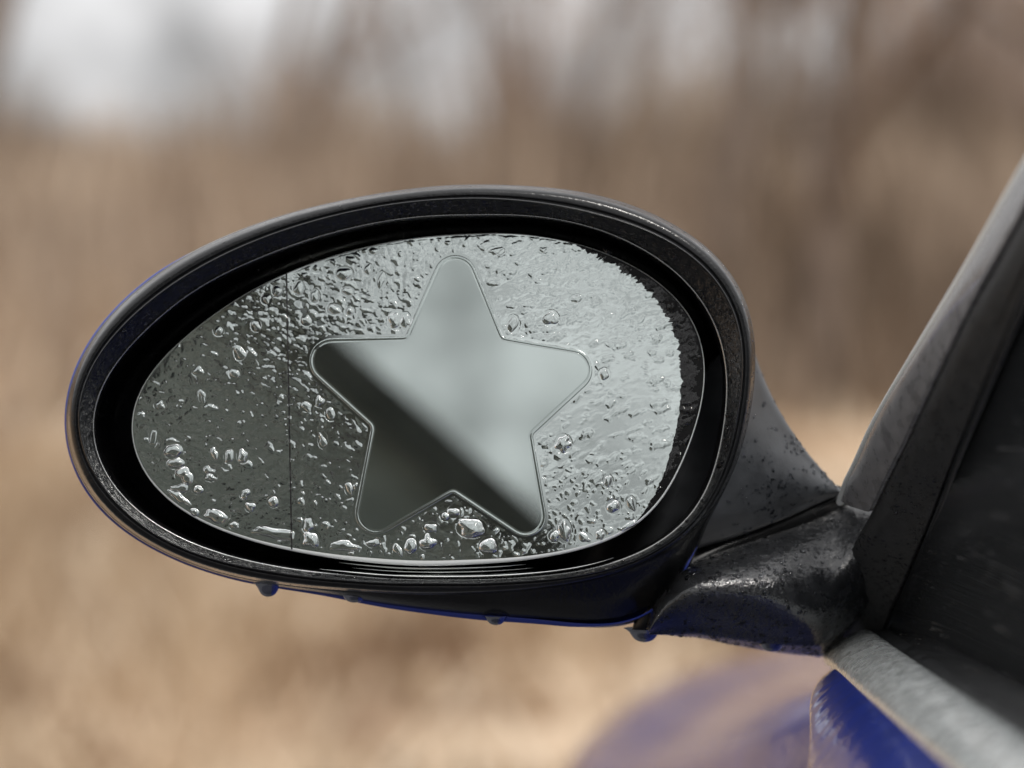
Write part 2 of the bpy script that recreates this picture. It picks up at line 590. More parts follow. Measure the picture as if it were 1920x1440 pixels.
# ------------------------------------------------------------------ the house behind the viewer, seen in the mirror
HX, HY, HW, EAVE, RIDGE, HD = -6.0, -14.0, 5.0, 4.15, 8.70, 9.0
house = empty('gabled_house', (HX, HY, 0), 'dark gabled house reflected as a sloping dark wedge in the mirror', 'house')


def solid(name, pts2, y0, y1, mt, parent):
    n = len(pts2)
    V = [(x, y0, z) for x, z in pts2] + [(x, y1, z) for x, z in pts2]
    F = [tuple(range(n))[::-1], tuple(range(n, 2 * n))] + [(i, (i + 1) % n, n + (i + 1) % n, n + i) for i in range(n)]
    return link(name, mesh(name, V, F), mt, parent, smooth=False)


solid('wall', [(HX - HW, -.1), (HX + HW, -.1), (HX + HW, EAVE), (HX, RIDGE - .25), (HX - HW, EAVE)], HY, HY - HD, M['house_wall'], house)
sl = (RIDGE - EAVE) / HW
for s in (-1, 1):
    e = HW + 0.45
    rf = solid('roof', [(HX, RIDGE - .24), (HX + s * e, RIDGE - .24 - sl * e), (HX + s * e, RIDGE - .02 - sl * e), (HX, RIDGE - .02)][::s],
               HY + .4, HY - HD - .4, M['house_roof'], house)
    solid('fascia', [(HX, RIDGE - .62), (HX + s * (e + .02), RIDGE - .62 - sl * e), (HX + s * (e + .02), RIDGE + .02 - sl * e), (HX, RIDGE + .02)][::s],
          HY + .46, HY + .403, M['house_roof'], rf)
for wx, wz in ((-2.4, 3.0), (2.0, 3.0), (0, 6.2)):
    w = solid('window', [(HX + wx - .55, wz - .7), (HX + wx + .55, wz - .7), (HX + wx + .55, wz + .7), (HX + wx - .55, wz + .7)], HY + .05, HY + .002, M['house_trim'], house)
    solid('pane', [(HX + wx - .46, wz - .6), (HX + wx + .46, wz - .6), (HX + wx + .46, wz + .6), (HX + wx - .46, wz + .6)], HY + .06, HY + .052, M['pane'], w)

# ------------------------------------------------------------------ wing mirror: traced rings
CU, CV_ = 790.0, 735.0
NA = 288
ANG = np.arange(NA) * 2 * np.pi / NA


def ring(pts, harm=16):
    p = np.array(pts, float)
    a = np.arctan2(p[:, 1] - CV_, p[:, 0] - CU) % (2 * np.pi)
    r = np.hypot(p[:, 0] - CU, p[:, 1] - CV_)
    i = np.argsort(a)
    a, r = a[i], r[i]
    # interpolate in an ellipse-normalised radius so that the long ends stay round
    e = 1 / np.sqrt((np.cos(a) / 640) ** 2 + (np.sin(a) / 385) ** 2)
    eA = 1 / np.sqrt((np.cos(ANG) / 640) ** 2 + (np.sin(ANG) / 385) ** 2)
    q = np.interp(ANG, np.concatenate([a - 2 * np.pi, a, a + 2 * np.pi]), np.tile(r / e, 3))
    f = np.fft.rfft(q)
    k = np.arange(len(f))
    f *= np.exp(-(k / harm) ** 4)
    return np.fft.irfft(f, NA) * eA


R_G = ring([(246, 794), (257, 743), (282, 699), (319, 659), (377, 608), (450, 557), (530, 515), (610, 484), (720, 455), (800, 443), (880, 438),
            (962, 437), (1035, 446), (1108, 464), (1181, 495), (1236, 530), (1279, 571), (1305, 612), (1318, 659), (1321, 699), (1316, 750),
            (1300, 808), (1272, 877), (1240, 935), (1203, 975), (1137, 1012), (1065, 1032), (992, 1044), (882, 1051), (773, 1053), (683, 1047),
            (574, 1033), (465, 1009), (381, 977), (325, 945), (278, 895), (252, 845)])
R_L2 = ring([(175, 793), (182, 840), (209, 902), (260, 957), (319, 997), (392, 1029), (501, 1057), (647, 1076), (800, 1085), (892, 1085), (992, 1080),
             (1119, 1063), (1210, 1030), (1283, 979), (1322, 920), (1347, 829), (1360, 756), (1359, 703), (1352, 648), (1327, 586), (1290, 535),
             (1236, 488), (1145, 440), (1072, 418), (999, 407), (889, 405), (780, 409), (720, 417), (629, 437), (519, 473), (428, 512), (355, 553),
             (275, 623), (220, 682), (187, 739)])
R_L1 = ring([(889, 374), (999, 381), (1108, 402), (1217, 437), (1290, 477), (1349, 539), (1378, 597), (1389, 648), (1386, 703), (1380, 776),
             (1369, 830), (1345, 902), (1313, 961), (1262, 1012), (1174, 1057), (1065, 1081), (955, 1089), (809, 1091), (647, 1086), (501, 1068),
             (360, 1034), (275, 990), (209, 930), (164, 855), (148, 800), (155, 740), (188, 666), (250, 597), (337, 528), (428, 477), (537, 433),
             (647, 402), (800, 378)])
R_O = ring([(126, 776), (144, 699), (184, 623), (246, 557), (337, 488), (428, 443), (537, 403), (647, 376), (750, 358), (853, 348), (962, 349),
            (1072, 358), (1163, 378), (1254, 417), (1327, 466), (1378, 524), (1406, 597), (1414, 670), (1410, 739), (1398, 800), (1383, 860),
            (1340, 945), (1283, 1010), (1229, 1048), (1137, 1083), (1028, 1103), (882, 1114), (700, 1110), (600, 1103), (483, 1088), (392, 1068),
            (282, 1019), (220, 980), (166, 918), (138, 859), (127, 810)])
R_S = ring([(123, 776), (141, 699), (181, 622), (243, 555), (335, 486), (427, 441), (537, 402), (647, 375), (750, 357), (853, 348), (962, 349),
            (1072, 358), (1163, 378), (1254, 417), (1327, 466), (1378, 524), (1406, 597), (1413, 670), (1409, 739), (1398, 800), (1383, 860),
            (1350, 945), (1306, 1030), (1255, 1125), (1200, 1172), (1140, 1176), (1028, 1167), (882, 1158), (800, 1148), (700, 1133), (600, 1112), (483, 1094), (392, 1073),
            (280, 1023), (217, 984), (162, 920), (134, 860), (124, 810)])
R_L2 = np.maximum(R_L2, R_G + 22)
R_L1 = np.maximum(R_L1, R_L2 + 5)
R_O = np.maximum(R_O, R_L1 + 14)
R_S = np.maximum(R_S, R_O + 1)


def ring3(r, off):
    """ring of reference radii at the given depth behind the opening plane"""
    y = 0.70 + off
    return np.stack([(CU + r * np.cos(ANG) - 960) * K * y, np.full(NA, y), ZC - (CV_ + r * np.sin(ANG) - 720) * K * y], -1)


mirror = empty('wing_mirror', tuple(P(1545, 1215, .74)), 'black wing mirror with oval glass and wet black arm on the blue car', 'wing mirror')


def ring_surface(name, rings, mt, parent, cap=False):
    V = np.concatenate(rings)
    F = [tuple(f) for f in grid_faces(len(rings), NA, True)]
    if cap:
        F.append(tuple((len(rings) - 1) * NA + j for j in range(NA)))
    o = link(name, mesh(name, V, F), mt, parent)
    return o


def profile(stops, n):
    """stops: list of (radius array, depth); smooth spline between them"""
    R = np.array([s[0] for s in stops]); Dp = np.array([s[1] for s in stops])
    A = catmull(np.concatenate([R, Dp[:, None]], 1), n)
    return [ring3(a[:-1], a[-1]) for a in A]


# rim: outer edge rolls forward to a crest, groove, second bead
rim = profile([(R_O - 1, .0135), (R_O, .0100), (R_O - 2.5, .0060), (R_O * .80 + R_L1 * .20, .0018), (R_O * .6 + R_L1 * .4, .0002), (R_O * .28 + R_L1 * .72, .0000)], 18)
rim += profile([(R_O * .24 + R_L1 * .76, .0006), (R_O * .18 + R_L1 * .82, .0006)], 2)
rim += profile([(R_O * .15 + R_L1 * .85, -.0010), (R_O * .06 + R_L1 * .94, -.0016), (R_L1, -.0006)], 7)
bezel = ring_surface('bezel', rim, M['bezel'], mirror)
# flange slopes inwards to the recess
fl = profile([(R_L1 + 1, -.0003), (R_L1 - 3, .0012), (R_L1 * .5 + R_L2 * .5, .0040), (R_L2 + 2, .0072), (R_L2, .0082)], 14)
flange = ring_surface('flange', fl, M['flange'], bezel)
lb = []  # bright ring added as the highlight along the lip
for k in range(9):
    a = k / 8 * 2 * math.pi
    lb.append(ring3(R_L2 + 2 + (1.6 + 1.2 * np.clip(np.sin(ANG + .35), 0, 1)) * math.cos(a), .0068 + .0004 * math.sin(a)))
ring_surface('lip_highlight', lb, M['lip'], bezel)
rw = R_L2 * .45 + R_G * .55
rec = profile([(R_L2 + .5, .0080), (R_L2 - 3, .0100), (R_L2 - 6, .0160), (R_L2 * .8 + R_G * .2, .030), (rw, .042)], 16)
rec += [ring3(rw * s, .043) for s in (.9, .5, .02)]
recess = ring_surface('recess', rec, M['recess'], mirror, cap=True)
# glossy lower cover between the rim and the painted shell
lc = profile([(R_O - 3, .0120), (R_O + 1, .0128), (R_O * .6 + R_S * .4, .0150), (R_O * .2 + R_S * .8, .0205), (R_S, .0270), (R_S - 2, .034)], 16)
cover = ring_surface('lower_cover', lc, M['bezel'], mirror)
# painted shell
dA = np.degrees(ANG)
sliver = -4 + 6.6 * np.clip((dA - 50) / 8, 0, 1) * np.clip((222 - dA) / 18, 0, 1)
S3 = ring3(R_S + sliver, .0225)
cen = S3.mean(0)
sh = [ring3(R_S - 8, .0215), ring3(R_S + sliver - 1, .0215), S3]
for dy, f in ((.012, 1.0), (.03, .992), (.05, .955), (.07, .88), (.086, .76), (.097, .58), (.103, .36), (.105, .12)):
    q = (S3 - cen) * np.array([f, 1, f]) + cen
    q[:, 1] = .7225 + dy
    sh.append(q)
shell = ring_surface('painted_shell', sh, M['paint'], mirror, cap=True)

# ------------------------------------------------------------------ mirror glass: slightly convex, tipped up
TH, PH, RC = math.radians(-3), math.radians(8.5), 2.0
GN = np.array([math.sin(TH) * math.cos(PH), -math.cos(TH) * math.cos(PH), math.sin(PH)])
GX = np.cross(GN, (0, 0, 1.0)); GX /= np.linalg.norm(GX)
GX = GX if GX[0] > 0 else -GX
GZ = np.cross(GX, GN)
GZ = GZ if GZ[2] > 0 else -GZ
G0 = P(790, 745, .711)
EYE = np.array([0, 0, ZC])


def st(u, v):
    """reference pixel(s) -> coordinates (metres) on the glass"""
    u, v = np.asarray(u, float), np.asarray(v, float)
    d = np.stack([(u - 960) * K, np.ones_like(u), -(v - 720) * K], -1)
    off = np.zeros_like(u)
    for _ in range(5):
        t = (np.dot(G0 - EYE, GN) - off) / (d @ GN)
        rel = EYE + d * t[..., None] - G0
        s, q = rel @ GX, rel @ GZ
        off = (s * s + q * q) / (2 * RC)
    return s, q


def gp(s, t, h=0.0):
    """glass coordinates + height above the surface -> world"""
    s, t = np.asarray(s, float), np.asarray(t, float)
    N = GN + (s[..., None] * GX + t[..., None] * GZ) / RC
    N /= np.linalg.norm(N, axis=-1, keepdims=True)
    return G0 + s[..., None] * GX + t[..., None] * GZ - GN * ((s * s + t * t) / (2 * RC))[..., None] + N * np.asarray(h)[..., None]


GS, GT = st(CU + (R_G - 2.5) * np.cos(ANG), CV_ + (R_G - 2.5) * np.sin(ANG))
g_c = st(np.array(CU), np.array(CV_))
rows = []
for f in np.concatenate([[1.0], np.linspace(.97, .03, 24)]):
    rows.append(gp(g_c[0] + (GS - g_c[0]) * f, g_c[1] + (GT - g_c[1]) * f))
glass = ring_surface('mirror_glass', rows, M['mirror'], mirror, cap=True)
glass['label'] = 'oval convex mirror glass reflecting grey sky and a dark roof'
# ground edge of the glass: a small rounded ring, wider along the lower side
low = np.clip(np.sin(ANG), 0, 1) ** 1.5
er = []
for k in range(7):
    a = k / 6 * math.pi / 2
    wdt = (2.6 + 7.0 * low) * math.sin(a)
    s, t = st(CU + (R_G - 2.5 + wdt) * np.cos(ANG), CV_ + (R_G - 2.5 + wdt) * np.sin(ANG))
    er.append(gp(s, t, -(.00003 + .0006 * (1 - math.cos(a)))))
ring_surface('glass_edge', er, M['glass_edge'], glass)
# ragged dark band painted at the right-hand edge for the housing wall's reflection
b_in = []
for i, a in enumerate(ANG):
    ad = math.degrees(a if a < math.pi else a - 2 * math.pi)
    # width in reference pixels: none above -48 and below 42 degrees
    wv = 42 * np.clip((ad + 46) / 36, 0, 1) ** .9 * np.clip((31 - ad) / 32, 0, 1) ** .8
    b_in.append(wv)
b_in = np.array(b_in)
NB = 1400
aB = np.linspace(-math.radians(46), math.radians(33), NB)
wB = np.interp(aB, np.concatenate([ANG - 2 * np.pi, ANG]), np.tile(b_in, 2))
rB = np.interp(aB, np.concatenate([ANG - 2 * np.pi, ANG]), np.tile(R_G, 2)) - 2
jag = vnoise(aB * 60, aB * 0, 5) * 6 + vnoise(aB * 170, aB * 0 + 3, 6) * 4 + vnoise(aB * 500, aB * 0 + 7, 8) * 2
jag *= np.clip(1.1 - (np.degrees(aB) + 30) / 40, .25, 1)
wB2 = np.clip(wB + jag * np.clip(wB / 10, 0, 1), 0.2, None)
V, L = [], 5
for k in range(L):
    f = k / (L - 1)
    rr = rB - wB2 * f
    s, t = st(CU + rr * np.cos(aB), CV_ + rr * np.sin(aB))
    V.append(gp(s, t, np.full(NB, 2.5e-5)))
link('wall_reflection_band', mesh('wall_reflection_band', np.concatenate(V), grid_faces(L, NB)), M['wall_reflection'], glass)
# fine dividing line of the outer wide-angle zone
vl = np.linspace(512, 1030, 60)
ul = np.interp(vl, [512, 1030], [537, 547])
V = []
for du in (-1.5, 1.5):
    s, t = st(ul + du, vl)
    V.append(gp(s, t, np.full(60, 2.0e-5)))
link('dividing_line', mesh('dividing_line', np.concatenate(V), grid_faces(2, 60)), M['line'], glass)

# ------------------------------------------------------------------ star film
STAR = [((855, 417), 40), ((943, 632), 6), ((1157, 668), 40), ((998, 815), 11), ((1038, 1048), 38), ((850, 923), 6),
        ((650, 1041), 40), ((697, 800), 13), ((516, 637), 42), ((760, 631), 6)]


def fillet(poly, seg=10):
    out = []
    n = len(poly)
    for i in range(n):
        p = np.array(poly[i][0], float); r = poly[i][1]
        a = np.array(poly[i - 1][0], float) - p
        b = np.array(poly[(i + 1) % n][0], float) - p
        a /= np.linalg.norm(a); b /= np.linalg.norm(b)
        half = math.acos(np.clip(a @ b, -1, 1)) / 2
        d = r / math.tan(half)
        c = p + (a + b) / np.linalg.norm(a + b) * r / math.sin(half)
        p0, p1 = p + a * d, p + b * d
        a0, a1 = math.atan2(*(p0 - c)[::-1]), math.atan2(*(p1 - c)[::-1])
        da = (a1 - a0 + math.pi) % (2 * math.pi) - math.pi
        for k in range(seg + 1):
            t = a0 + da * k / seg
            out.append(c + r * np.array([math.cos(t), math.sin(t)]))
    # even resampling
    o = np.array(out + [out[0]])
    L = np.concatenate([[0], np.cumsum(np.linalg.norm(np.diff(o, axis=0), axis=1))])
    q = np.linspace(0, L[-1], 640, endpoint=False)
    return np.stack([np.interp(q, L, o[:, 0]), np.interp(q, L, o[:, 1])], -1)


star = fillet(STAR)
tan = np.roll(star, -1, 0) - np.roll(star, 1, 0)
tan /= np.linalg.norm(tan, axis=1, keepdims=True)
for _ in range(3):
    tan = (np.roll(tan, 1, 0) + tan * 2 + np.roll(tan, -1, 0)) / 4
nin = np.stack([-tan[:, 1], tan[:, 0]], -1)          # points inwards for this winding
if ((np.array([855, 760]) - star[0]) @ nin[0]) < 0: nin = -nin
prof = [(-1.0, -.00004), (-.3, .00009), (0.4, .00017), (1.2, .00019), (4.4, .00019), (4.9, .00015), (5.4, .000135), (5.9, .00015), (6.4, .00019), (8.6, .00019)]
rows = []
for off, h in prof:
    q = star + nin * off
    s, t = st(q[:, 0], q[:, 1])
    rows.append(gp(s, t, np.full(len(q), h)))
s_c = st(np.array(850.), np.array(770.))
q = star + nin * 8.6
sq, tq = st(q[:, 0], q[:, 1])
for f in list(np.linspace(.96, .04, 20)):
    rows.append(gp(s_c[0] + (sq - s_c[0]) * f, s_c[1] + (tq - s_c[1]) * f, np.full(len(q), .00019)))
sf = np.concatenate(rows)
SFf = [tuple(f) for f in grid_faces(len(rows), 640, True)]
SFf.append(tuple((len(rows) - 1) * 640 + j for j in range(640)))
sticker = link('star_sticker', mesh('star_sticker', sf, SFf), M['film'])
tag(sticker, 'clear rounded star shaped film stuck on the mirror glass', 'sticker')

# ------------------------------------------------------------------ water on the glass
def inside(poly, x, y):
    c = np.zeros(x.shape, bool)
    n = len(poly)
    for i in range(n):
        x0, y0 = poly[i]; x1, y1 = poly[(i + 1) % n]
        if y0 == y1: continue
        k = ((y0 > y) != (y1 > y)) & (x < (x1 - x0) * (y - y0) / (y1 - y0) + x0)
        c ^= k
    return c


DU = 1.35                                    # spacing in reference pixels, about 0.2 mm
ug, vg = np.arange(240, 1326, DU), np.arange(430, 1060, DU)
UU, VV = np.meshgrid(ug, vg)
star_d = star + nin * -5.0
in_star = inside(star_d[::4], UU, VV)
aa = np.arctan2(VV - CV_, UU - CU) % (2 * np.pi)
rr = np.hypot(UU - CU, VV - CV_)
rg = np.interp(aa, np.concatenate([ANG, [2 * np.pi]]), np.concatenate([R_G, R_G[:1]])) - 3.0
ok = (rr < rg) & ~in_star

# big drops traced from the photograph: u, v, half width, half height, tilt, sag
BIG = [(645, 513, 15, 11, -.1, .2), (715, 525, 7, 14, .3, .3), (652, 546, 10, 7, .3, .2), (740, 600, 11, 15, .1, .4), (760, 601, 8, 14, -.2, .4),
       (962, 607, 10, 15, .1, .4), (1033, 597, 13, 14, .1, .4), (1056, 832, 14, 16, .6, .3), (1133, 702, 9, 10, .2, .3), (627, 580, 12, 8, .3, .1),
       (656, 583, 7, 7, .4, 0), (325, 845, 17, 13, .2, .3), (330, 868, 15, 10, .3, .3), (347, 891, 17, 14, -.1, .3), (338, 915, 16, 8, 0, .2),
       (336, 933, 8, 22, -.9, .1), (372, 918, 10, 7, .1, .3), (405, 968, 25, 11, .15, .2), (515, 1000, 42, 11, .16, .1), (583, 1012, 15, 15, 0, .2),
       (645, 1024, 28, 10, .06, .1), (578, 985, 9, 14, .1, .3), (513, 941, 10, 9, .2, .2), (460, 926, 9, 8, .1, .2), (770, 1024, 12, 15, .2, .3),
       (802, 1017, 14, 14, -.1, .3), (884, 990, 26, 17, .1, .4), (916, 1024, 16, 15, .1, .3), (746, 1031, 7, 14, -.4, .2), (1058, 995, 11, 20, -.2, .3),
       (1040, 1005, 9, 9, .2, .2), (1095, 1008, 12, 8, .6, 0), (1125, 1003, 8, 10, .2, .2), (1183, 945, 7, 13, -.4, .2), (1150, 950, 12, 11, .5, .2),
       (1140, 902, 7, 11, .2, .2), (575, 762, 11, 8, .5, .2), (599, 752, 9, 9, .4, .2), (620, 775, 8, 12, -.5, .3), (605, 826, 6, 13, -.5, .2),
       (655, 915, 6, 12, -.6, .2), (1180, 985, 15, 7, -.5, 0), (850, 960, 9, 9, .1, .3), (835, 968, 7, 7, .2, .2), (808, 990, 12, 8, .2, .2),
       (560, 540, 8, 12, .2, .3), (590, 555, 7, 11, .2, .3), (520, 545, 8, 9, .3, .2), (500, 560, 8, 8, .3, .2), (575, 600, 9, 9, .4, .3),
       (450, 660, 9, 14, -.5, .3), (372, 695, 10, 8, .3, .2), (440, 700, 8, 10, -.4, .2), (300, 760, 9, 8, .2, .2), (380, 742, 6, 11, -.4, .2),
       (287, 820, 6, 16, .2, .3), (455, 855, 9, 12, .1, .2), (430, 855, 8, 13, .2, .2), (402, 850, 7, 10, .1, .2), (395, 895, 10, 6, 0, .2),
       (1140, 470, 8, 6, .3, .1), (690, 505, 7, 9, .2, .2), (1018, 388 + 80, 7, 5, .2, .1), (930, 470, 14, 6, -.3, .1), (1082, 560, 12, 6, -.3, .1),
       (1260, 575, 8, 9, .2, .2), (700, 470, 9, 6, -.3, .1), (480, 610, 7, 10, -.3, .2), (410, 620, 8, 8, .1, .2),
       (700, 1018, 11, 7, .1, .2), (365, 960, 9, 7, .3, .2), (440, 985, 9, 6, .1, .2), (470, 950, 9, 8, .2, .1)]


def water_drop(u, v, a, b, tilt, sag, seed, h_ratio=.5):
    r = np.random.default_rng(seed)
    nr, na = 9, 28
    th = np.arange(na) * 2 * np.pi / na
    rad = 1 + sum(r.normal(0, .27 / k ** .9) * np.cos(k * th + r.uniform(0, 6.28)) for k in (2, 3, 4, 5))
    h = .85 * h_ratio * min(a, b) * 1.55e-4
    V = []
    f = np.concatenate([[1.03, 1.0], np.linspace(.96, .0, nr - 2)])
    for q in f:
        x, y = a * rad * np.cos(th) * q, b * rad * np.sin(th) * q
        y = y + sag * b * (1 - q * q) * .5                    # belly hangs low
        uu = u + x * math.cos(tilt) - y * math.sin(tilt)
        vv = v + x * math.sin(tilt) + y * math.cos(tilt)
        s, t = st(uu, vv)
        hh = -2e-5 if q > 1.01 else h * max(0, 1 - q * q) ** .75
        V.append(gp(s, t, np.full(na, hh)))
    V = np.concatenate(V)
    c = V.mean(0)
    F = [tuple(x) for x in grid_faces(len(f), na, True)]
    return mesh('water_drop', V - c, F), c


near_big = np.zeros(UU.shape, bool)
for k, (u, v, a, b_, tl, sg) in enumerate(BIG):
    me, c = water_drop(u, v, a, b_, tl, sg, 900 + k, .8 if v > 830 else .55)
    link('water_drop', me, M['water'], glass, loc=c)
    near_big |= ((UU - u) / (a + 3)) ** 2 + ((VV - v) / (b_ + 3)) ** 2 < 1

# small beads and the thin rippled film in one height field (mm)
wx = UU + 3.5 * vnoise(UU / 9, VV / 9, 31) + 1.2 * vnoise(UU / 4, VV / 4, 32)
wy = VV + 3.5 * vnoise(UU / 9 + 40, VV / 9, 33) + 1.2 * vnoise(UU / 4, VV / 4 + 50, 34)
H = np.full(UU.shape, -.02)
right = np.clip((UU - 860) / 120, 0, 1)
calm = np.exp(-(((UU - 1170) / 110) ** 2 + ((VV - 800) / 110) ** 2))
lowb = np.clip((VV - 900) / 70, 0, 1)
# streaky film upper right, orange-peel film on the left
ca, sa = math.cos(-.42), math.sin(-.42)
xr_, yr_ = (UU * ca + VV * sa), (-UU * sa + VV * ca)
streak = fbm(xr_ / 26, yr_ / 9, 41, 3)
peel = fbm(UU / 15, VV / 11, 45, 3)
fine = fbm(UU / 30, VV / 3.4, 49, 2)
film = right * (.15 * np.clip(streak + .12, 0, 1) * (1 - .8 * calm) + .02 * fine * (1 - calm) - .02) + (1 - right) * (.16 * peel + .02 * fine)
# the film thins out and lies calm towards the rim
rim_f = np.clip((rg - rr) / (20 + 18 * right), 0, 1)
rim_f = rim_f * rim_f * (3 - 2 * rim_f)
film *= (.12 + .88 * rim_f) * np.clip(.85 + .6 * fbm(UU / 90, VV / 70, 55, 2), .25, 1.4)
H = np.maximum(H, .012 + .043 * rim_f + film * (1 - .5 * lowb) - .02 * lowb)
nb = 9200
pts = np.stack([rng.uniform(244, 1322, nb), rng.uniform(436, 1054, nb)], -1)
for (u, v) in pts:
    w_r = 1.0 if u < 840 else (.55 if v < 700 else .5)
    if u > 1080 and 640 < v < 880: w_r = .22
    if v > 905 and u < 1220: w_r = 1.0
    if rng.uniform() > w_r: continue
    base = float(np.clip(rng.lognormal(.72, .55), 1.3, 7.5))
    if v > 905: base *= .9
    ra, rb = base * rng.uniform(.9, 1.7), base * rng.uniform(.75, 1.15)
    tl = rng.normal(-.25 if u > 860 else .35, .4)
    if u > 860 and v < 900 and rng.uniform() < .8:
        base = float(np.clip(rng.lognormal(1.5, .4), 2.2, 10))
        ra, rb, tl = base * rng.uniform(1.3, 2.4), base * rng.uniform(.6, .9), rng.normal(-.38, .22)
    hh = rng.uniform(.3, .62) * min(ra, rb) * .155
    if u > 860 and v < 900: hh *= .62
    elif v < 900 or u < 560: hh *= .55 if rng.uniform() < .8 else 1.0
    R = max(ra, rb) + 8
    i0, i1 = np.searchsorted(vg, (v - R, v + R)); j0, j1 = np.searchsorted(ug, (u - R, u + R))
    if i1 - i0 < 2 or j1 - j0 < 2: continue
    X, Y = wx[i0:i1, j0:j1] - u, wy[i0:i1, j0:j1] - v
    q = ((X * math.cos(tl) + Y * math.sin(tl)) / ra) ** 2 + ((-X * math.sin(tl) + Y * math.cos(tl)) / rb) ** 2
    z = 1.05 * hh * np.clip(1 - q, 0, 1) ** .75
    sub = H[i0:i1, j0:j1]
    sub[:] = np.where(q < 1, np.maximum(sub, np.maximum(sub * .5, 0) + z), sub)
# light blur so that beads meet the glass softly
Hb = H.copy()
for _ in range(1):
    Hb = (Hb + np.roll(Hb, 1, 0) + np.roll(Hb, -1, 0) + np.roll(Hb, 1, 1) + np.roll(Hb, -1, 1)) / 5
H = np.where(near_big, -.03, Hb)
edge = np.clip((rg - rr) / 4, 0, 1)
H = H * edge - .03 * (1 - edge)
sS, tS = st(UU, VV)
Vw = gp(sS, tS, H * 1e-3).reshape(-1, 3)
Fq = grid_faces(len(vg), len(ug)) if False else None
ii, jj = np.meshgrid(np.arange(len(vg) - 1), np.arange(len(ug) - 1), indexing='ij')
a0 = ii * len(ug) + jj
cell = (ok[:-1, :-1] & ok[1:, :-1] & ok[:-1, 1:] & ok[1:, 1:])
wet = (H > -.005)
cell &= (wet[:-1, :-1] | wet[1:, :-1] | wet[:-1, 1:] | wet[1:, 1:])
a0 = a0[cell]
Fq = np.stack([a0, a0 + 1, a0 + len(ug) + 1, a0 + len(ug)], -1)
used = np.unique(Fq)
remap = np.zeros(len(Vw), np.int64); remap[used] = np.arange(len(used))
wf = link('fine_droplets', mesh('fine_droplets', Vw[used], remap[Fq]), M['water'], glass)
wf['kind'] = 'stuff'

# ------------------------------------------------------------------ neck and mount of the wing mirror
def curve2(pts, n): return catmull(pts, n)


NS = 9
topc = curve2([(1398, 610, .7205), (1414, 668, .7225), (1436, 735, .727), (1472, 795, .731), (1515, 850, .735), (1556, 898, .738), (1577, 919, .740)], NS)
botc = curve2([(1222, 1062, .7185), (1275, 1046, .720), (1335, 1026, .724), (1412, 998, .729), (1487, 965, .734), (1547, 938, .738), (1577, 926, .740)], NS)


def rim_pt(f):
    '''point just inside the outer edge of the housing, from upper right (0) round to lower right (1)'''
    a = math.radians(-12) + f * math.radians(64)
    r = np.interp(a % (2 * np.pi), np.concatenate([ANG, [2 * np.pi]]), np.concatenate([R_O, R_O[:1]])) - 12
    return np.array([CU + r * math.cos(a), CV_ + r * math.sin(a), .7195])


secs = []
for k, (T, B) in enumerate(zip(topc, botc)):
    w = max(0, 1 - k / 5) ** 1.5
    sp = np.hypot(T[0] - B[0], T[1] - B[1]) / 400 * (1 - w)
    pts = []
    for f in (0, .12, .3, .5, .7, .88, 1):
        q = T * (1 - f) + B * f
        q = q * (1 - w) + rim_pt(f) * w
        pts.append(P(q[0], q[1], q[2] - (.002 + .012 * sp) * math.sin(math.pi * f)))
    e0, e1 = pts[0], pts[-1]
    cc = (e0 + e1) / 2
    dp = .04 - .031 * k / (NS - 1)
    secs.append([e0 + (cc - e0) * .03 + np.array([0, dp, 0]), e0 + np.array([0, dp * .35, .0003])] + pts +
                [e1 + np.array([0, dp * .35, 0]), e1 + (cc - e1) * .03 + np.array([0, dp, 0])])
neck, neckS = loft('neck', secs, 44, 52, M['satin'], mirror, close_t=True, cap=True)

top2 = curve2([(1212, 1172, .726), (1234, 1108, .728), (1286, 1053, .732), (1378, 1012, .738), (1480, 976, .744), (1575, 930, .752), (1640, 892, .757), (1690, 830, .757)], 12)
cre2 = curve2([(1216, 1183, .712), (1246, 1140, .708), (1300, 1108, .700), (1380, 1102, .698), (1470, 1108, .701), (1540, 1114, .712), (1606, 1040, .722), (1655, 985, .724)], 12)
bot2 = curve2([(1218, 1190, .722), (1254, 1191, .724), (1310, 1192, .728), (1380, 1202, .731), (1450, 1210, .733), (1520, 1214, .735), (1560, 1205, .738), (1630, 1130, .742)], 12)
secs = []
for T, Cr, B in zip(top2, cre2, bot2):
    c2 = Cr * 2 - (T + B) / 2
    c2[2] = Cr[2] - .012
    pts = []
    for t in (0, .1, .24, .38, .5, .62, .76, .9, 1):
        q = T * (1 - t) ** 2 + c2 * 2 * t * (1 - t) + B * t * t
        pts.append(P(*q))
    secs.append([P(T[0], T[1] + 8, T[2] + .03)] + pts + [P(B[0], B[1] - 8, B[2] + .03)])
mount, mountS = loft('mount', secs, 60, 48, M['mount'], mirror, close_t=True, cap=True)
# rubber joint in the gap between neck and mount
jt = catmull([P(*q) for q in ((1205, 1185, .728), (1222, 1135, .726), (1268, 1078, .7275), (1340, 1036, .731), (1430, 1000, .737), (1520, 960, .743), (1578, 928, .748))], 40)
tb = Tubes(); tb.add(jt, [.0034] * 40, 12)
link('joint', mesh('joint', tb.V, tb.F), M['recess'], mirror)

# hanging drops along the lower edge
def hanging(u, v, y, a, hgt, seed, par):
    r = np.random.default_rng(seed)
    na, nr = 20, 12
    th = np.arange(na) * 2 * np.pi / na
    c = P(u, v, y)
    V = []
    for k in range(nr + 1):
        f = math.sin(k / nr * math.pi / 2)
        w = a * K * y * (.40 * (1 - f) ** 4 + math.sqrt(max(0, 1 - f ** 3)) * .74) if k < nr else 1e-6
        z = -hgt * K * y * f + 6 * K * y * (1 - f)
        V += [(w * math.cos(t), w * .9 * math.sin(t), z) for t in th]
    return link('hanging_drop', mesh('hanging_drop', V, [tuple(x) for x in grid_faces(nr + 1, na, True)]), M['hanging'], par, loc=c)


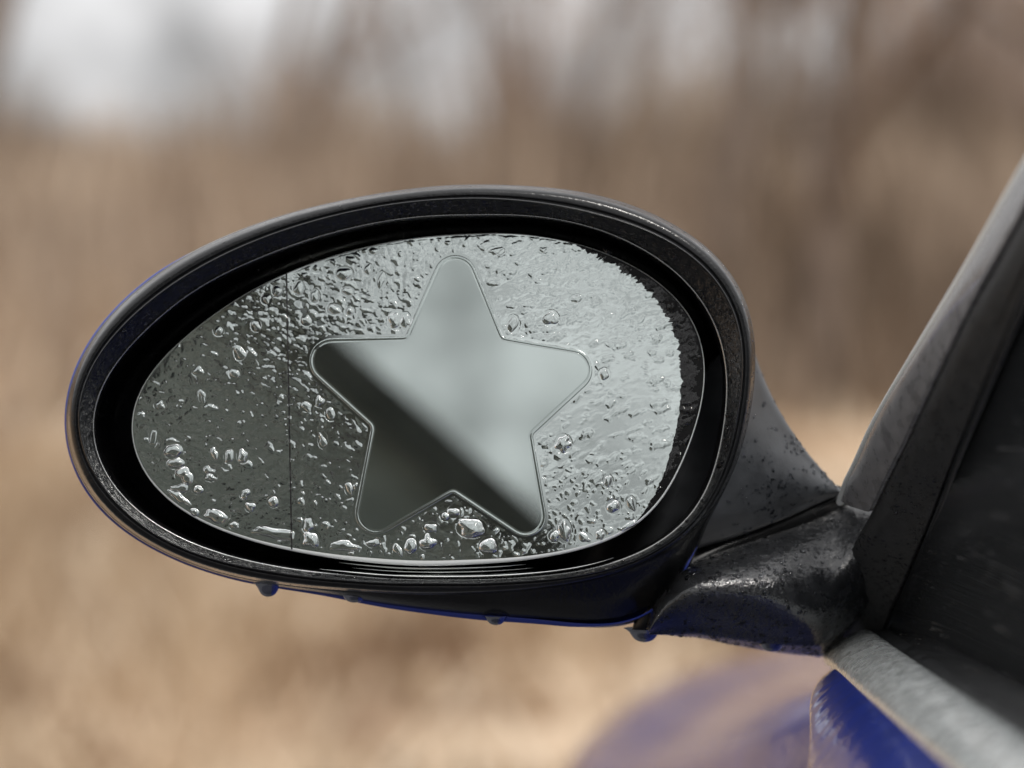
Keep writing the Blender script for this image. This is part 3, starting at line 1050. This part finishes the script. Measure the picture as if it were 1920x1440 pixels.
for k, (u, v, y, a, hg) in enumerate([(503, 1098, .722, 26, 21), (665, 1117, .720, 28, 13), (1208, 1184, .726, 34, 20), (1447, 1203, .733, 30, 19), (930, 1160, .722, 24, 12)]):
    hanging(u, v, y, a, hg, k, mirror)

# three tapering metal ridges added for the bright wet reflections below the glass
_lo = np.sin(ANG) > .15
_o = np.argsort((CU + R_G * np.cos(ANG))[_lo]); uG, vG = (CU + R_G * np.cos(ANG))[_lo][_o], (CV_ + R_G * np.sin(ANG))[_lo][_o]
_o = np.argsort((CU + R_L2 * np.cos(ANG))[_lo]); uL, vL = (CU + R_L2 * np.cos(ANG))[_lo][_o], (CV_ + R_L2 * np.sin(ANG))[_lo][_o]
for (u0, u1, fr_, y, hh) in ((636, 985, .36, .7085, 4.2), (660, 1000, .58, .7072, 1.6), (600, 1150, .84, .7056, 3.6)):
    ns = 60
    V = []
    for i in range(ns):
        f = i / (ns - 1)
        u = u0 + (u1 - u0) * f
        w = max(.02, math.sin(math.pi * f)) ** .6 * (1 + .18 * float(vnoise(np.array(f * 9), np.array(y * 1000), 12)))
        v = np.interp(u, uG, vG) * (1 - fr_) + np.interp(u, uL, vL) * fr_
        for t in np.linspace(0, 2 * math.pi, 14, endpoint=False):
            p = P(u, v - math.sin(t) * hh * w, y)
            p[1] += math.cos(t) * .0016 * w
            V.append(p)
    link('glint_ridge', mesh('glint_ridge', V, [tuple(x) for x in grid_faces(ns, 14, True)]), M['clip'], mirror)

# ------------------------------------------------------------------ the car beside it
car = empty('car', (0.5, 0.4, 0), 'blue car with silver window trim and black windscreen pillar at the right', 'car')


def pp(u, v, dy=0.0, yb=.748, vb=1185, rake=1.45):
    """point on the raked windscreen-pillar plane"""
    zb = -(vb - 720) * K * yb
    y = (yb + rake * zb) / (1 + rake * (-(v - 720) * K)) + dy
    return P(u, v, y)


LP = catmull([(1541, 1216), (1562, 1120), (1600, 1030), (1648, 938), (1705, 822), (1803, 617), (1873, 490), (1935, 378), (2020, 215), (2120, 20)], 40)
RP = catmull([(1655, 1182), (1674, 1140), (1700, 1080), (1745, 973), (1803, 822), (1912, 565), (1965, 455), (2020, 340), (2100, 190), (2200, 0)], 40)
secs = []
for a, c in zip(LP, RP):
    m1, m2, m3 = a * .8 + c * .2, (a + c) / 2, a * .15 + c * .85
    secs.append([pp(*a, .036), pp(*a, .022), pp(*m1, .014), pp(*m2, .008), pp(*m3, .002), pp(*c, .000), pp(c[0] + 3, c[1], .010), pp(c[0] + 20, c[1], .016), pp(c[0] + 60, c[1], .020)])
pillar, pillarS = loft('windscreen_pillar', secs, 90, 26, M['pillar'], car)
sm = pillar.modifiers.new('thick', 'SOLIDIFY'); sm.thickness = .003; sm.offset = -1
# grey outer strip with a rolled edge
LS = catmull([(1640, 955), (1648, 938), (1662, 908), (1680, 872), (1705, 822), (1760, 706), (1840, 548), (1905, 432), (2000, 255), (2120, 20)], 40)
EP = catmull([(1588, 942), (1594, 925), (1602, 902), (1618, 870), (1660, 780), (1740, 645), (1830, 495), (1915, 345), (2010, 180), (2110, 0)], 40)
secs = []
for a, c in zip(LS, EP):
    m1, m2 = a * .6 + c * .4, a * .2 + c * .8
    secs.append([pp(a[0] + 3, a[1], .0225), pp(a[0] - 1, a[1], .024), pp(*m1, .030), pp(*m2, .038), pp(c[0] + 2, c[1], .045), pp(*c, .050), pp(c[0] + 5, c[1], .060)])
strip, stripS = loft('pillar_strip', secs, 80, 24, M['pillar_strip'], pillar)
tb = Tubes(); tb.add([pp(c[0] - 13, c[1], .050) for c in EP], [.0012] * 40, 10)  # pale tube added as the sky highlight on the rolled edge
link('edge_highlight', mesh('edge_highlight', tb.V, tb.F), M['glass_edge'], pillar)
sm = strip.modifiers.new('thick', 'SOLIDIFY'); sm.thickness = .002; sm.offset = -1
# round seal along the window side of the pillar, and a second lip
tb = Tubes(); tb.add([pp(c[0] + 13, c[1] + 2, -.002) for c in RP], [.0017] * 40, 12)
link('window_seal', mesh('window_seal', tb.V, tb.F), M['bezel'], pillar)
tb = Tubes(); tb.add([pp(c[0] + 29, c[1] + 3, -.002) for c in RP], [.0011] * 40, 10)
link('seal_lip', mesh('seal_lip', tb.V, tb.F), M['recess'], pillar)

# side window: from the pillar back along the door
f0, f1 = pp(1690, 1184, .000), pp(2232, 0, .000)
gx0 = f0[0] + .001
wa = np.array([gx0, f0[1], f0[2] - .02])
n_w = 24
V = []
for i in range(n_w):
    f = i / (n_w - 1)
    fr = f0 * (1 - f) + f1 * f + np.array([-.0055, .03, 0])
    if i == 0: fr = fr + np.array([0, .01, -.015])
    V += [fr, np.array([fr[0], -.55, fr[2]])]
winS = np.array([[V[2 * i] * (1 - g) + V[2 * i + 1] * g for g in np.linspace(0, .32, 30)] for i in range(n_w)])
win = link('side_window', mesh('side_window', V, grid_faces(n_w, 2)), M['window'], car, smooth=False)
sm = win.modifiers.new('thick', 'SOLIDIFY'); sm.thickness = .004; sm.offset = -1

# belt line: rubber strip, silver trim, door shoulder; all run back past the viewer
def extr(name, prof, ys, mt, parent, n=24, shift=None, thick=.0015):
    secs = []
    for y in ys:
        secs.append([(x + (shift(y) if shift else 0), y, ZC + z) for x, z in prof])
    o, S = loft(name, secs, max(30, 4 * len(ys)), n, mt, parent)
    sm = o.modifiers.new('thick', 'SOLIDIFY'); sm.thickness = thick; sm.offset = 0
    return o, S


YS = [.752, .745, .72, .68, .60, .50, .35, .1, -.2, -.55]
extr('belt_seal', [(.1235, -.0790), (.1228, -.0768), (.1195, -.0762), (.1150, -.0772), (.1128, -.0790), (.1126, -.083)], YS, M['rubber'], car)
trim, trimS = extr('silver_trim', [(.1132, -.0840), (.1131, -.0800), (.1118, -.0778), (.1085, -.0779), (.1035, -.0800), (.0995, -.0826), (.0980, -.0850), (.0985, -.0870)], YS, M['silver'], car)
DP = [(.1000, -.0850, .742), (.0968, -.0872, .741), (.0925, -.0905, .739), (.0885, -.0945, .724), (.0845, -.1000, .692), (.0815, -.1080, .672), (.0795, -.1220, .655), (.078, -.16, .64), (.076, -.26, .63), (.075, -.42, .62), (.095, -.60, .62), (.13, -.72, .62)]
secs = []
for f in (0, .012, .05, .12, .25, .4, .55, .7, .85, 1):
    secs.append([(x + (.006 if f == 0 else 0), yf * (1 - f) + -.55 * f, ZC + z) for x, z, yf in DP])
door, doorS = loft('door', secs, 60, 64, M['paint'], car)
sm = door.modifiers.new('thick', 'SOLIDIFY'); sm.thickness = .0015; sm.offset = 0
# rear quarter behind the door, widening over the rear wheel
secs = []
for y, dx, dz in ((-.553, 0, 0), (-.8, -.03, .01), (-1.2, -.085, .03), (-1.6, -.10, .035), (-2.0, -.06, .02), (-2.5, .05, -.02)):
    secs.append([(x + dx, y, ZC + z + dz) for x, z in [(.6, -.03), (.3, -.055), (.125, -.07)] + [(p[0], p[1]) for p in DP]])
rq, _ = loft('rear_quarter', secs, 30, 48, M['paint'], car)
sm = rq.modifiers.new('thick', 'SOLIDIFY'); sm.thickness = .002; sm.offset = 0
# front wing, swelling outwards over the wheel
fen = {
    .90: [(.30, -.0980), (.16, -.1040), (.118, -.1120), (.095, -.1250), (.083, -.15), (.078, -.22), (.075, -.35), (.09, -.60)],
    1.15: [(.42, -.1200), (.20, -.1270), (.130, -.1400), (.088, -.1620), (.062, -.19), (.052, -.24), (.050, -.36), (.07, -.60)],
    1.45: [(.50, -.1450), (.24, -.1520), (.145, -.1650), (.090, -.1840), (.050, -.213), (.030, -.25), (.028, -.36), (.05, -.60)],
    1.80: [(.55, -.1900), (.28, -.1980), (.180, -.2120), (.120, -.2320), (.078, -.265), (.055, -.31), (.05, -.40), (.07, -.60)],
    2.10: [(.60, -.2700), (.36, -.2780), (.270, -.2950), (.210, -.3200), (.165, -.355), (.14, -.40), (.13, -.48), (.14, -.60)],
}
secs = [[(x, y, ZC + z) for x, z in pr] for y, pr in fen.items()]
secs.insert(0, [(x, .80, ZC + z) for x, z in ((.30, -.0900), (.17, -.0930), (.130, -.0970), (.112, -.1040), (.104, -.120), (.101, -.19), (.099, -.35), (.105, -.60))])
for _y, _dx in ((.745, .004), (.655, .014)):
    secs.insert(0, [(x + _dx, _y, ZC + z + .003) for x, z in ((.30, -.0900), (.17, -.0930), (.130, -.0970), (.112, -.1040), (.104, -.120), (.101, -.19), (.099, -.35), (.105, -.60))])
wing, _ = loft('front_wing', secs, 40, 40, M['paint'], car)
sm = wing.modifiers.new('thick', 'SOLIDIFY'); sm.thickness = .002; sm.offset = 0
# bonnet beyond the wing
secs = [[(x, y, ZC + z) for x, z in ((x0, z0), (x0 + .25, z0 + .025), (x0 + .6, z0 + .04), (x0 + 1.1, z0 + .02))] for x0, y, z0 in
        ((.30, .90, -.0985), (.42, 1.15, -.1205), (.50, 1.45, -.1455), (.55, 1.80, -.1905), (.60, 2.10, -.2705))]
bon, _ = loft('bonnet', secs, 24, 16, M['paint'], car)
sm = bon.modifiers.new('thick', 'SOLIDIFY'); sm.thickness = .002; sm.offset = 0


# ------------------------------------------------------------------ beads of rain on the black plastic
def scatter(name, S, n, r0, r1, parent, keep, seed, flat=.5, mt='water'):
    """S: grid of surface points -> small irregular water domes joined into one part"""
    r = np.random.default_rng(seed)
    A = S[:-1, :-1]; B = S[:-1, 1:]; C = S[1:, :-1]; D = S[1:, 1:]
    N = np.cross(B - A, C - A)
    area = np.linalg.norm(N, axis=-1)
    N = N / (area[..., None] + 1e-12)
    cenp = (A + B + C + D) / 4
    flip = np.sign(((EYE - cenp) * N).sum(-1))
    facing = np.abs(((EYE - cenp) * N).sum(-1)) / np.linalg.norm(EYE - cenp, axis=-1)
    N = N * flip[..., None]
    p = (area * (facing > .02)).ravel()
    idx = r.choice(len(p), n, p=p / p.sum())
    i, j = np.unravel_index(idx, area.shape)
    f, g = r.uniform(0, 1, n)[:, None], r.uniform(0, 1, n)[:, None]
    pos = A[i, j] * (1 - f) * (1 - g) + B[i, j] * f * (1 - g) + C[i, j] * (1 - f) * g + D[i, j] * f * g
    nn = N[i, j]
    u = pos[:, 0] / (pos[:, 1] * K) + 960
    v = 720 - (pos[:, 2] - ZC) / (pos[:, 1] * K)
    k = keep(u, v, r)
    pos, nn = pos[k], nn[k]
    n = len(pos)
    rad = r0 * np.exp(r.uniform(0, 1, n) ** 1.6 * math.log(r1 / r0))
    e1 = np.cross(nn, np.array([.12, .3, .95])); e1 /= np.linalg.norm(e1, axis=1, keepdims=True)
    e2 = np.cross(nn, e1)
    sides = 8
    V = []
    asp = r.uniform(.7, 1.5, n)
    rot = r.uniform(0, 6.28, n)
    per = 1 + r.normal(0, .16, (n, sides))
    for q, hq in ((1.0, -.12), (.86, .5), (.5, .88)):
        for s in range(sides):
            t = 2 * np.pi * s / sides + rot
            V.append(pos + (e1 * (np.cos(t) * asp)[:, None] + e2 * np.sin(t)[:, None]) * (rad * q * per[:, s])[:, None] + nn * (rad * flat * hq)[:, None])
    V.append(pos + nn * (rad * flat)[:, None])
    nv = len(V)
    V = np.stack(V, 1).reshape(-1, 3)
    F = []
    for q in range(2):
        for s in range(sides):
            F.append((q * sides + s, q * sides + (s + 1) % sides, (q + 1) * sides + (s + 1) % sides))
            F.append((q * sides + s, (q + 1) * sides + (s + 1) % sides, (q + 1) * sides + s))
    for s in range(sides):
        F.append((2 * sides + s, 2 * sides + (s + 1) % sides, 3 * sides))
    F = (np.array(F)[None] + (np.arange(n) * nv)[:, None, None]).reshape(-1, 3)
    o = link(name, mesh(name, V, F), M[mt], parent)
    o['kind'] = 'stuff'
    return o


def ramp01(x, a, b): return np.clip((x - a) / (b - a), 0, 1)


clump = lambda u, v, r, sc, th, seed: vnoise(u / sc, v / sc, seed) + .6 * vnoise(u / sc * 2.3, v / sc * 2.3, seed + 1) + r.uniform(-.5, .5, len(u)) > th
FLS = np.array([np.concatenate([q, q[:1]]) for q in fl])
scatter('rain_beads', FLS, 3600, .00026, .00090, flange,
        lambda u, v, r: clump(u, v, r, 14, .15, 61) & (r.uniform(0, 1, len(u)) < .12 + .88 * ramp01(u, 900, 1150) * (v < 980)), 62)
RMS = np.array([np.concatenate([q, q[:1]]) for q in rim])
scatter('rain_beads', RMS, 3000, .00010, .00040, bezel,
        lambda u, v, r: (r.uniform(0, 1, len(u)) < .03 + .9 * ramp01(u, 1250, 1380)) | ((v > 960) & (u > 1150)), 63)
scatter('rain_beads', neckS, 7000, .00020, .00070, neck,
        lambda u, v, r: clump(u, v, r, 20, .25, 64) & (r.uniform(0, 1, len(u)) < ramp01(u + .25 * v, 1580, 1690)), 65, mt='dark_water')
scatter('rain_beads', mountS, 12000, .00020, .00080, mount,
        lambda u, v, r: clump(u, v, r, 17, -.1, 66) & (r.uniform(0, 1, len(u)) < .18 + .82 * np.exp(-((v - 1085) / 60) ** 2)), 67, mt='dark_water')
scatter('rain_beads', pillarS[:60], 9000, .00016, .00060, pillar,
        lambda u, v, r: clump(u, v, r, 26, -.25, 68) & (r.uniform(0, 1, len(u)) < .25 + .75 * ramp01(v, 700, 1100)) & (v > 300), 69, mt='dark_water')
scatter('rain_beads', trimS, 3000, .0004, .0016, trim, lambda u, v, r: (v < 1500) & (u < 2000), 70)
scatter('rain_beads', doorS, 3500, .0004, .0015, door, lambda u, v, r: (v < 1500) & (u < 2000), 71)
scatter('rain_beads', winS, 1600, .00012, .00036, win, lambda u, v, r: clump(u, v, r, 40, -.2, 72) & (u < 1990), 73)
